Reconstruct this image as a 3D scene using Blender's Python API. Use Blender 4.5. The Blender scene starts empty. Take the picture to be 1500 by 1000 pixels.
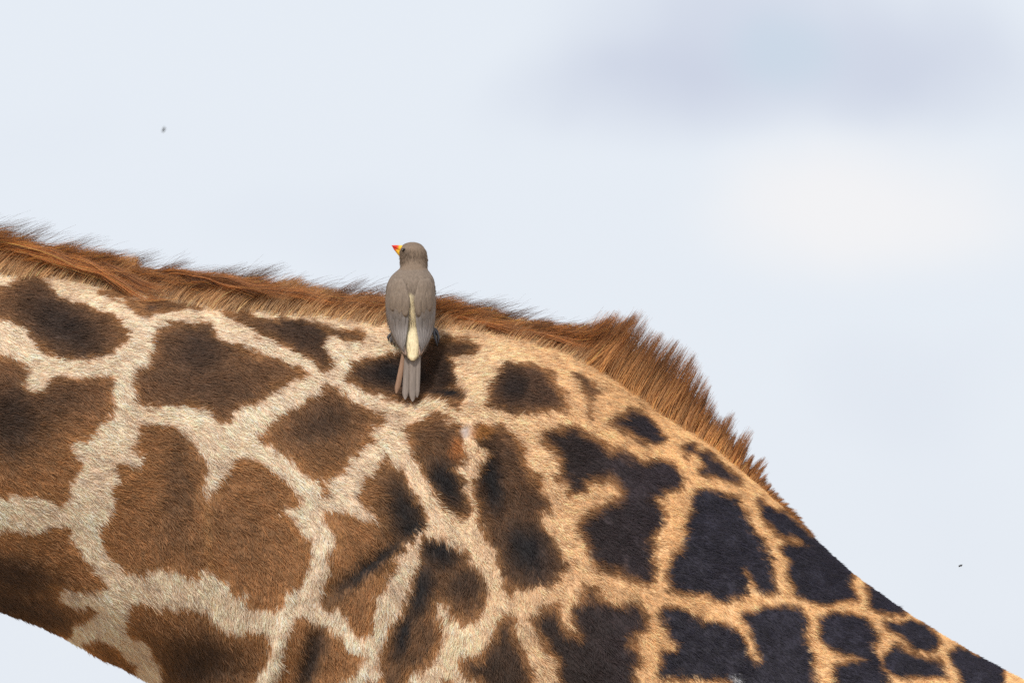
import bpy, bmesh, math
import numpy as np
from mathutils import Vector
from mathutils.bvhtree import BVHTree

scene = bpy.context.scene
COL = scene.collection
rng = np.random.default_rng(11)

# ------------------------------------------------------------------ camera
S = 0.00088                      # metres per photograph pixel in the giraffe's mid plane
DIST = 15.0
CAM = np.array([0.0, -DIST, 2.0])
AIM = np.array([0.0, 0.0, 2.75])
FWD = (AIM - CAM) / np.linalg.norm(AIM - CAM)
RIGHT = np.array([1.0, 0.0, 0.0])
UP = np.cross(RIGHT, FWD)
REACH = np.linalg.norm(AIM - CAM)
LENS = 36.0 * REACH / (1500 * S)
FPX = 1500 * LENS / 36.0

cam_data = bpy.data.cameras.new('camera')
cam = bpy.data.objects.new('camera', cam_data)
COL.objects.link(cam)
cam.location = CAM
cam.rotation_euler = Vector(FWD).to_track_quat('-Z', 'Y').to_euler()
cam_data.sensor_width = 36.0
cam_data.lens = LENS
cam_data.clip_start = 0.5
cam_data.clip_end = 20000
cam_data.dof.use_dof = True
cam_data.dof.focus_distance = REACH - 0.11
cam_data.dof.aperture_fstop = 14.0
scene.camera = cam

# ------------------------------------------------------------------ sky and sun
SUN_EL, SUN_AZ = math.radians(54), math.radians(203)    # azimuth clockwise from +Y
world = bpy.data.worlds.new('World')
scene.world = world
world.use_nodes = True
nt = world.node_tree
nt.nodes.clear()
N, LK = nt.nodes.new, nt.links.new
out = N('ShaderNodeOutputWorld')
sky = N('ShaderNodeTexSky')
sky.sky_type = 'NISHITA'
sky.sun_disc = False
sky.sun_elevation = SUN_EL
sky.sun_rotation = SUN_AZ
bg_sky = N('ShaderNodeBackground'); bg_sky.inputs['Strength'].default_value = 0.10
LK(sky.outputs[0], bg_sky.inputs['Color'])
tc = N('ShaderNodeTexCoord')
def wnoise(scale, detail, rough, seed):
    n = N('ShaderNodeTexNoise'); n.noise_dimensions = '4D'
    n.inputs['Scale'].default_value = scale; n.inputs['Detail'].default_value = detail
    n.inputs['Roughness'].default_value = rough; n.inputs['W'].default_value = seed
    LK(tc.outputs['Generated'], n.inputs['Vector'])
    return n.outputs['Fac']
def math2(op, a, b):
    m = N('ShaderNodeMath'); m.operation = op
    for i, v in enumerate((a, b)):
        if isinstance(v, (int, float)): m.inputs[i].default_value = v
        else: LK(v, m.inputs[i])
    return m.outputs[0]
def view_dir(px, py):
    d = FWD + RIGHT * (px - 750) / FPX + UP * (500 - py) / FPX
    return d / np.linalg.norm(d)
warp = N('ShaderNodeTexNoise'); warp.inputs['Scale'].default_value = 45; warp.inputs['Detail'].default_value = 3
LK(tc.outputs['Generated'], warp.inputs['Vector'])
def cloud_patch(px, py, rx, ry):
    """soft mass of cloud standing at one place in the sky"""
    c = view_dir(px, py)
    sub = N('ShaderNodeVectorMath'); sub.operation = 'SUBTRACT'; sub.inputs[1].default_value = c
    LK(tc.outputs['Generated'], sub.inputs[0])
    scl = N('ShaderNodeVectorMath'); scl.operation = 'MULTIPLY'
    scl.inputs[1].default_value = (FPX / rx, FPX / rx, FPX / ry)
    LK(sub.outputs[0], scl.inputs[0])
    wp = N('ShaderNodeVectorMath'); wp.operation = 'MULTIPLY_ADD'
    wp.inputs[1].default_value = (1.1, 1.1, 1.1)
    LK(warp.outputs['Color'], wp.inputs[0]); LK(scl.outputs[0], wp.inputs[2])
    off = N('ShaderNodeVectorMath'); off.operation = 'SUBTRACT'; off.inputs[1].default_value = (.55, .55, .55)
    LK(wp.outputs[0], off.inputs[0])
    ln = N('ShaderNodeVectorMath'); ln.operation = 'LENGTH'; LK(off.outputs[0], ln.inputs[0])
    mr = N('ShaderNodeMapRange'); mr.interpolation_type = 'SMOOTHERSTEP'
    mr.inputs['From Min'].default_value = 0.1; mr.inputs['From Max'].default_value = 1.25
    mr.inputs['To Min'].default_value = 1; mr.inputs['To Max'].default_value = 0
    LK(ln.outputs['Value'], mr.inputs['Value'])
    return mr.outputs[0]
n1 = wnoise(24, 3, .5, 2.3)
grey = math2('ADD', math2('MULTIPLY', cloud_patch(1120, 75, 430, 190), .62), math2('MULTIPLY', cloud_patch(900, 120, 260, 90), .22))
grey = math2('ADD', grey, math2('MULTIPLY', cloud_patch(1420, 130, 260, 130), .30))
grey = math2('ADD', grey, math2('MULTIPLY', cloud_patch(430, 330, 320, 90), .12))
grey = math2('ADD', grey, math2('MULTIPLY', cloud_patch(1330, 560, 260, 120), .10))
grey = math2('ADD', grey, math2('MULTIPLY', math2('SUBTRACT', n1, .54), .8))
ramp = N('ShaderNodeValToRGB')
e = ramp.color_ramp.elements
e[0].position = 0.0; e[0].color = (.81, .86, .935, 1)
e[1].position = 0.75; e[1].color = (.60, .645, .78, 1)
LK(grey, ramp.inputs['Fac'])
mixw = N('ShaderNodeMix'); mixw.data_type = 'RGBA'
LK(math2('MULTIPLY', cloud_patch(1250, 315, 340, 130), 1.0), mixw.inputs['Factor'])
LK(ramp.outputs['Color'], mixw.inputs['A']); mixw.inputs['B'].default_value = (.92, .915, .935, 1)
gap = N('ShaderNodeMix'); gap.data_type = 'RGBA'
LK(math2('MULTIPLY', cloud_patch(1150, 80, 110, 75), .6), gap.inputs['Factor'])
LK(mixw.outputs['Result'], gap.inputs['A']); gap.inputs['B'].default_value = (.57, .68, .80, 1)
bg_cloud = N('ShaderNodeBackground'); bg_cloud.inputs['Strength'].default_value = 1.0
LK(gap.outputs['Result'], bg_cloud.inputs['Color'])
mix = N('ShaderNodeMixShader')
mix.inputs[0].default_value = .93
LK(bg_sky.outputs[0], mix.inputs[1]); LK(bg_cloud.outputs[0], mix.inputs[2])
LK(mix.outputs[0], out.inputs['Surface'])

sun_data = bpy.data.lights.new('sun', 'SUN')
sun_data.energy = 2.9
sun_data.angle = math.radians(8)
sun_data.color = (1.0, .93, .82)
sun = bpy.data.objects.new('sun', sun_data)
COL.objects.link(sun)
to_sun = Vector((math.sin(SUN_AZ) * math.cos(SUN_EL), math.cos(SUN_AZ) * math.cos(SUN_EL), math.sin(SUN_EL)))
sun.rotation_euler = to_sun.to_track_quat('Z', 'Y').to_euler()
sun.location = (0, 0, 12)

vs = scene.view_settings
vs.view_transform = 'Standard'; vs.look = 'None'; vs.gamma = 1.0; vs.exposure = 0.0
vs.use_curve_mapping = False
scene.render.film_transparent = False
cy = scene.cycles
cy.max_bounces = 8; cy.diffuse_bounces = 3; cy.glossy_bounces = 2; cy.transmission_bounces = 6
cy.use_denoising = False
scene.cycles_curves.shape = 'RIBBONS'
scene.cycles_curves.subdivisions = 2

# ------------------------------------------------------------------ helpers
def project(P):
    d = P - CAM
    dep = d @ FWD
    return 750 + FPX * (d @ RIGHT) / dep, 500 - FPX * (d @ UP) / dep
def W(px, py, Y):
    """point at distance Y behind the giraffe's mid plane that the photograph shows at a pixel"""
    px, py, Y = np.broadcast_arrays(np.asarray(px, float), np.asarray(py, float), np.asarray(Y, float))
    d = FWD + RIGHT * ((px - 750) / FPX)[..., None] + UP * ((500 - py) / FPX)[..., None]
    return CAM + d * ((Y - CAM[1]) / d[..., 1])[..., None]
def lin(r, g, b):
    c = np.array([r, g, b], float) / 255
    return np.where(c <= .04045, c / 12.92, ((c + .055) / 1.055) ** 2.4)
def sstep(a, b, x):
    t = np.clip((x - a) / (b - a), 0, 1)
    return t * t * (3 - 2 * t)
def hash2(ix, iy, seed):
    h = (ix.astype(np.int64) * 374761393 + iy.astype(np.int64) * 668265263 + seed * 1442695041) & 0xffffffff
    h = ((h ^ (h >> 13)) * 1274126177) & 0xffffffff
    return ((h ^ (h >> 16)) & 0xffff) / 65535.0
def vnoise(x, y, seed=0):
    ix, iy = np.floor(x), np.floor(y)
    fx, fy = x - ix, y - iy
    fx, fy = fx * fx * (3 - 2 * fx), fy * fy * (3 - 2 * fy)
    a, b = hash2(ix, iy, seed), hash2(ix + 1, iy, seed)
    c, d = hash2(ix, iy + 1, seed), hash2(ix + 1, iy + 1, seed)
    return (a + (b - a) * fx) * (1 - fy) + (c + (d - c) * fx) * fy - .5
def fbm(x, y, seed=0, octaves=3):
    v, amp = 0, 1.0
    for k in range(octaves):
        v = v + amp * vnoise(x * 2 ** k, y * 2 ** k, seed + 17 * k)
        amp *= .5
    return v
def unit(v):
    return v / np.maximum(np.linalg.norm(v, axis=-1, keepdims=True), 1e-9)

def tag(o, label=None, category=None, group=None, kind=None):
    for k, v in (('label', label), ('category', category), ('group', group), ('kind', kind)):
        if v: o[k] = v
    return o
def link(o, parent=None):
    COL.objects.link(o)
    if parent is not None:
        o.parent = parent
        o.matrix_parent_inverse = parent.matrix_basis.inverted()
    return o
def mesh_obj(name, verts, faces, material, parent=None, smooth=True, colours=None):
    me = bpy.data.meshes.new(name)
    me.from_pydata([tuple(map(float, v)) for v in verts], [], [tuple(map(int, f)) for f in faces])
    me.update()
    if smooth: me.polygons.foreach_set('use_smooth', [True] * len(me.polygons))
    if colours is not None: set_colours(me, colours)
    me.materials.append(material)
    return link(bpy.data.objects.new(name, me), parent)
def set_colours(me, colours):
    a = me.attributes.new('pattern', 'FLOAT_COLOR', 'POINT')
    a.data.foreach_set('color', np.c_[colours, np.ones(len(colours))].astype(np.float32).ravel())
def hair_obj(name, pts, radii, colours, material, parent):
    """pts (n, k, 3), radii (n, k), colours (n, k, 3)"""
    n, k = pts.shape[:2]
    hc = bpy.data.hair_curves.new(name)
    hc.add_curves([k] * n)
    hc.attributes['position'].data.foreach_set('vector', pts.astype(np.float32).ravel())
    r = hc.attributes.get('radius') or hc.attributes.new('radius', 'FLOAT', 'POINT')
    r.data.foreach_set('value', radii.astype(np.float32).ravel())
    c = hc.attributes.new('pattern', 'FLOAT_COLOR', 'POINT')
    c.data.foreach_set('color', np.concatenate([colours, np.ones((n, k, 1))], 2).astype(np.float32).ravel())
    hc.materials.append(material)
    o = link(bpy.data.objects.new(name, hc), parent)
    o['kind'] = 'stuff'
    return o
def tube(path, radii, seg=10, cap=True):
    """closed tube of elliptic rings: radii entries are r or (r_side, r_up)"""
    path = np.asarray(path, float)
    V, F = [], []
    n = len(path)
    ref = np.array([0, 1.0, 0])
    for i in range(n):
        t = unit(path[min(i + 1, n - 1)] - path[max(i - 1, 0)])
        a = unit(ref - t * (ref @ t)); b = np.cross(t, a)
        r = radii[i]; ra, rb = (r if isinstance(r, (tuple, list)) else (r, r))
        for j in range(seg):
            ang = 2 * math.pi * j / seg
            V.append(path[i] + a * ra * math.cos(ang) + b * rb * math.sin(ang))
    for i in range(n - 1):
        for j in range(seg):
            k = (j + 1) % seg
            F.append((i * seg + j, i * seg + k, (i + 1) * seg + k, (i + 1) * seg + j))
    if cap:
        F.append(tuple(range(seg))[::-1]); F.append(tuple((n - 1) * seg + j for j in range(seg)))
    return V, F
def joined(parts):
    V, F = [], []
    for v, f in parts:
        o = len(V); V += list(v); F += [tuple(i + o for i in q) for q in f]
    return V, F
def smooth_path(pts, n):
    """Catmull-Rom resample of control rows (any width)"""
    p = np.asarray(pts, float)
    u = np.linspace(0, len(p) - 1, n)
    i = np.clip(u.astype(int), 0, len(p) - 2); t = (u - i)[:, None]
    g = lambda k: p[np.clip(i + k, 0, len(p) - 1)]
    p0, p1, p2, p3 = g(-1), g(0), g(1), g(2)
    return .5 * (2 * p1 + (p2 - p0) * t + (2 * p0 - 5 * p1 + 4 * p2 - p3) * t ** 2 + (3 * p1 - p0 - 3 * p2 + p3) * t ** 3)

# ------------------------------------------------------------------ materials
def new_mat(name):
    m = bpy.data.materials.new(name); m.use_nodes = True
    m.node_tree.nodes.clear()
    return m, m.node_tree.nodes.new, m.node_tree.links.new
def surface_mat(name, colour=None, rough=.6, noise=60, amount=.25, bump=0.0, spec=.35, attr=False, stretch=(1, 1, 1)):
    m, N, L = new_mat(name)
    o = N('ShaderNodeOutputMaterial'); b = N('ShaderNodeBsdfPrincipled')
    L(b.outputs[0], o.inputs[0])
    b.inputs['Roughness'].default_value = rough
    b.inputs['Specular IOR Level'].default_value = spec
    tcn = N('ShaderNodeTexCoord'); mp = N('ShaderNodeMapping'); mp.inputs['Scale'].default_value = stretch
    nz = N('ShaderNodeTexNoise'); nz.inputs['Scale'].default_value = noise; nz.inputs['Detail'].default_value = 5
    L(tcn.outputs['Object'], mp.inputs['Vector']); L(mp.outputs[0], nz.inputs['Vector'])
    mr = N('ShaderNodeMapRange'); mr.inputs['From Min'].default_value = .25; mr.inputs['From Max'].default_value = .75
    mr.inputs['To Min'].default_value = 1 - amount; mr.inputs['To Max'].default_value = 1 + amount
    L(nz.outputs['Fac'], mr.inputs['Value'])
    mul = N('ShaderNodeMix'); mul.data_type = 'RGBA'; mul.blend_type = 'MULTIPLY'; mul.inputs['Factor'].default_value = 1
    if attr:
        a = N('ShaderNodeAttribute'); a.attribute_name = 'pattern'; L(a.outputs['Color'], mul.inputs['A'])
    else:
        mul.inputs['A'].default_value = (*colour, 1)
    L(mr.outputs[0], mul.inputs['B']); L(mul.outputs['Result'], b.inputs['Base Color'])
    if bump:
        bp = N('ShaderNodeBump'); bp.inputs['Strength'].default_value = bump; bp.inputs['Distance'].default_value = .002
        L(nz.outputs['Fac'], bp.inputs['Height']); L(bp.outputs[0], b.inputs['Normal'])
    return m
def hair_mat(name, gloss=.05, rough=.35, through=.25):
    """hair strands: matt body colour, some light passing through, a faint sheen"""
    m, N, L = new_mat(name)
    o = N('ShaderNodeOutputMaterial')
    a = N('ShaderNodeAttribute'); a.attribute_name = 'pattern'
    d = N('ShaderNodeBsdfDiffuse'); t = N('ShaderNodeBsdfTranslucent')
    L(a.outputs['Color'], d.inputs['Color']); L(a.outputs['Color'], t.inputs['Color'])
    m1 = N('ShaderNodeMixShader'); m1.inputs[0].default_value = through
    L(d.outputs[0], m1.inputs[1]); L(t.outputs[0], m1.inputs[2])
    h = N('ShaderNodeBsdfHair'); h.component = 'Reflection'
    h.inputs['RoughnessU'].default_value = rough; h.inputs['RoughnessV'].default_value = .6
    h.inputs['Offset'].default_value = math.radians(4)
    m2 = N('ShaderNodeMixShader'); m2.inputs[0].default_value = gloss
    L(m1.outputs[0], m2.inputs[1]); L(h.outputs[0], m2.inputs[2])
    L(m2.outputs[0], o.inputs[0])
    return m
M_SKIN = surface_mat('giraffe_skin', rough=.7, noise=220, amount=.3, bump=.5, attr=True)
M_COAT = hair_mat('giraffe_hair', .03, .3, .2)
M_MANE = hair_mat('mane_hair', .06, .25, .3)
M_PLUME = hair_mat('bird_down', .03, .5, .2)
M_HOOF = surface_mat('hoof_horn', lin(52, 44, 38), .5, 40, .3)
M_EYE = surface_mat('dark_eye', lin(22, 14, 10), .08, 30, .1, spec=.6)
M_BIRD = surface_mat('bird_plumage', rough=.75, noise=420, amount=.22, bump=.6, attr=True, stretch=(1, 1, .25))
M_FEATHER = surface_mat('flight_feather_vane', lin(120, 112, 108), .55, 300, .3, bump=.4, stretch=(1.5, 1, .12))
M_TAILF = surface_mat('tail_feather_vane', lin(132, 120, 112), .55, 300, .2, bump=.4, stretch=(1.5, 1, .1))
M_TAILB = surface_mat('brown_feather_vane', lin(142, 110, 88), .55, 300, .2, bump=.4, stretch=(1.5, 1, .1))
M_BILL = surface_mat('bill_horn', rough=.3, noise=150, amount=.08, attr=True, spec=.5)
M_CLAW = surface_mat('claw_horn', lin(70, 68, 72), .45, 500, .25, bump=.3)
M_FLY = surface_mat('fly_body', lin(30, 30, 32), .4, 900, .3)
M_FLYW = surface_mat('fly_wing', lin(120, 122, 125), .3, 900, .1)

# ------------------------------------------------------------------ ground
def ground_mat():
    m, N, L = new_mat('dry_grassland')
    o = N('ShaderNodeOutputMaterial'); b = N('ShaderNodeBsdfPrincipled'); L(b.outputs[0], o.inputs[0])
    b.inputs['Roughness'].default_value = .95
    t = N('ShaderNodeTexCoord')
    a = N('ShaderNodeTexNoise'); a.inputs['Scale'].default_value = .35; a.inputs['Detail'].default_value = 8
    f = N('ShaderNodeTexNoise'); f.inputs['Scale'].default_value = 14; f.inputs['Detail'].default_value = 6
    L(t.outputs['Object'], a.inputs['Vector']); L(t.outputs['Object'], f.inputs['Vector'])
    r = N('ShaderNodeValToRGB'); e = r.color_ramp.elements
    e[0].position = .35; e[0].color = (.22, .165, .095, 1); e[1].position = .65; e[1].color = (.40, .30, .185, 1)
    L(a.outputs['Fac'], r.inputs['Fac'])
    x = N('ShaderNodeMix'); x.data_type = 'RGBA'; x.blend_type = 'OVERLAY'; x.inputs['Factor'].default_value = .6
    L(r.outputs['Color'], x.inputs['A']); L(f.outputs['Fac'], x.inputs['B']); L(x.outputs['Result'], b.inputs['Base Color'])
    bp = N('ShaderNodeBump'); bp.inputs['Strength'].default_value = .8; L(f.outputs['Fac'], bp.inputs['Height']); L(bp.outputs[0], b.inputs['Normal'])
    return m
g = [(-6000, -6000, 0), (6000, -6000, 0), (6000, 6000, 0), (-6000, 6000, 0)]
ground = mesh_obj('ground', g, [(0, 1, 2, 3)], ground_mat(), smooth=False)
tag(ground, 'dry tan grassland under the giraffe', kind='structure')

# ------------------------------------------------------------------ giraffe: body surface
giraffe = bpy.data.objects.new('giraffe', None)
giraffe.location = (.3, 0, 0)
COL.objects.link(giraffe)
tag(giraffe, 'giraffe with dark patched coat and rusty brown mane, a bird on its neck', 'giraffe')

TOP = np.array([(-1330, 20), (-1150, 20), (-900, 105), (-600, 212), (-300, 308), (-100, 368), (0, 390), (70, 401), (140, 414), (260, 432), (330, 441),
    (400, 447), (480, 454), (560, 463), (640, 469), (700, 477), (760, 490), (830, 513), (880, 541), (930, 575), (980, 609),
    (1030, 643), (1070, 678), (1120, 724), (1165, 765), (1200, 799), (1245, 838), (1300, 880), (1350, 912), (1400, 942),
    (1450, 970), (1500, 997), (1600, 1040), (1800, 1112), (2000, 1175), (2200, 1250), (2340, 1340), (2400, 1440)], float)
BOT = np.array([(-1330, 200), (-1150, 250), (-900, 395), (-600, 560), (-300, 735), (-100, 845), (0, 894), (60, 915), (100, 934), (150, 965), (180, 974), (220, 998),
    (320, 1085), (420, 1190), (500, 1330), (560, 1480), (640, 1600), (800, 1690), (1200, 1720), (1700, 1640), (2100, 1570),
    (2300, 1530), (2400, 1480)], float)
WID = np.array([(-1330, .07), (-1150, .085), (-600, .115), (0, .150), (300, .178), (500, .205), (700, .24), (900, .275), (1200, .325),
    (1500, .355), (1800, .37), (2100, .34), (2300, .24), (2400, .10)], float)
def interp_smooth(tab, x, h=25):
    return sum(np.interp(x + d, tab[:, 0], tab[:, 1]) for d in (-h, -h / 2, 0, h / 2, h)) / 5

def body_shell():
    xs = np.linspace(-1320, 2395, 300)
    NS = 72
    V, F = [], []
    for x in xs:
        zt, zb, w = interp_smooth(TOP, x, 12), interp_smooth(BOT, x), interp_smooth(WID, x, 80)
        pt, pb = W(x, zt, 0), W(x, zb, 0)
        zc, h = (pt[2] + pb[2]) / 2, (pt[2] - pb[2]) / 2
        for j in range(NS):
            a = 2 * math.pi * j / NS
            c, s = math.cos(a), math.sin(a)
            y = w * s * (1 - .10 * max(c, 0) ** 3)
            V.append((pt[0], -y, zc + h * c))
    n = len(xs)
    for i in range(n - 1):
        for j in range(NS):
            k = (j + 1) % NS
            F.append((i * NS + j, i * NS + k, (i + 1) * NS + k, (i + 1) * NS + j))
    F.append(tuple(range(NS))[::-1]); F.append(tuple((n - 1) * NS + j for j in range(NS)))
    return V, F
def X(px): return (px - 750) * S
parts = [body_shell()]
HX, HZ = X(-1330), W(-1330, 110, 0)[2]
head = smooth_path([(HX + .10, 0, HZ - .01, .085, .10), (HX, 0, HZ + .02, .10, .125), (HX - .13, 0, HZ - .02, .098, .12),
                    (HX - .27, 0, HZ - .10, .075, .095), (HX - .42, 0, HZ - .20, .06, .07), (HX - .52, 0, HZ - .275, .055, .06), (HX - .56, 0, HZ - .31, .03, .03)], 30)
parts.append(tube(head[:, :3], [(a, b) for a, b in head[:, 3:]], 24))
LEGS = []
for sgn in (-1, 1):
    fore = smooth_path([(X(760), .17 * sgn, 2.15, .13, .20), (X(740), .20 * sgn, 1.85, .11, .17), (X(735), .20 * sgn, 1.5, .085, .11), (X(735), .19 * sgn, 1.05, .06, .068),
                        (X(728), .19 * sgn, .92, .062, .066), (X(735), .19 * sgn, .80, .047, .05), (X(738), .19 * sgn, .35, .04, .045), (X(732), .19 * sgn, .17, .052, .055), (X(722), .19 * sgn, .09, .05, .055)], 34)
    hind = smooth_path([(X(2080), .20 * sgn, 1.95, .13, .26), (X(2070), .22 * sgn, 1.6, .12, .20), (X(2100), .21 * sgn, 1.3, .085, .11), (X(2190), .20 * sgn, 1.02, .06, .072),
                        (X(2215), .19 * sgn, .92, .058, .07), (X(2190), .19 * sgn, .78, .045, .05), (X(2170), .19 * sgn, .35, .04, .045), (X(2165), .19 * sgn, .17, .052, .055), (X(2155), .19 * sgn, .09, .05, .055)], 34)
    for leg in (fore, hind):
        parts.append(tube(leg[:, :3], [(a, b) for a, b in leg[:, 3:]], 18))
        LEGS.append((leg[-1, 0], leg[-1, 1]))
tail = smooth_path([(X(2370), 0, W(2370, 1400, 0)[2], .05, .05), (X(2440), 0, 1.85, .035, .035), (X(2450), 0, 1.5, .024, .024), (X(2440), 0, 1.15, .018, .018)], 20)
parts.append(tube(tail[:, :3], [(a, b) for a, b in tail[:, 3:]], 10))
V, F = joined(parts)
tmp_me = bpy.data.meshes.new('tmp'); tmp_me.from_pydata([tuple(map(float, v)) for v in V], [], F); tmp_me.update()
tmp = bpy.data.objects.new('tmp', tmp_me); COL.objects.link(tmp)
md = tmp.modifiers.new('r', 'REMESH'); md.mode = 'VOXEL'; md.voxel_size = .009
ms = tmp.modifiers.new('s', 'SMOOTH'); ms.iterations = 5; ms.factor = .5
dg = bpy.context.evaluated_depsgraph_get()
body_me = bpy.data.meshes.new_from_object(tmp.evaluated_get(dg))
bpy.data.objects.remove(tmp); bpy.data.meshes.remove(tmp_me)
body_me.name = 'body'

nv = len(body_me.vertices)
co = np.empty(nv * 3, np.float32); body_me.vertices.foreach_get('co', co); co = co.reshape(-1, 3).astype(float)
no = np.empty(nv * 3, np.float32); body_me.vertices.foreach_get('normal', no); no = no.reshape(-1, 3).astype(float)

# relief of shoulder blade, folds and muscles (photograph pixels, radii along/across, angle, metres)
RELIEF = [(650, 592, 75, 13, 4, .007), (640, 566, 60, 13, 8, -.005), (790, 800, 150, 230, 0, .018), (545, 822, 95, 18, 143, -.008), (500, 800, 60, 35, 143, .005),
          (596, 885, 95, 16, 108, -.005), (560, 880, 80, 18, 108, .006), (684, 690, 80, 16, 82, -.006), (725, 690, 90, 20, 75, .005), (640, 690, 80, 18, 75, .004),
          (452, 965, 75, 17, 105, -.014), (405, 950, 75, 10, 104, .009), (430, 880, 60, 9, 115, -.004), (330, 780, 20, 90, 0, -.004), (240, 760, 60, 100, 0, .004),
          (60, 880, 150, 30, 25, -.006), (300, 985, 120, 40, 0, -.010), (860, 690, 110, 20, 20, -.004), (962, 800, 16, 90, 0, -.004),
          (1090, 880, 90, 18, 10, -.004), (200, 560, 120, 60, -10, .004), (120, 700, 90, 90, 0, .004)]
def relief(px, py):
    d = .010 * fbm(px / 160, py / 160, 5, 2)
    for cx, cyy, rx, ry, ang, amp in RELIEF:
        a = math.radians(ang); u = (px - cx) * math.cos(a) + (py - cyy) * math.sin(a); v = -(px - cx) * math.sin(a) + (py - cyy) * math.cos(a)
        d = d + amp * np.exp(-(u / rx) ** 2 - (v / ry) ** 2)
    return d
px, py = project(co)
near = sstep(.01, -.07, co[:, 1]) * sstep(-350, -100, px) * sstep(1900, 1600, px) * sstep(1500, 1200, py)
co += no * (relief(px, py) * near)[:, None]
body_me.vertices.foreach_set('co', co.astype(np.float32).ravel())
body_me.update()

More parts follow.
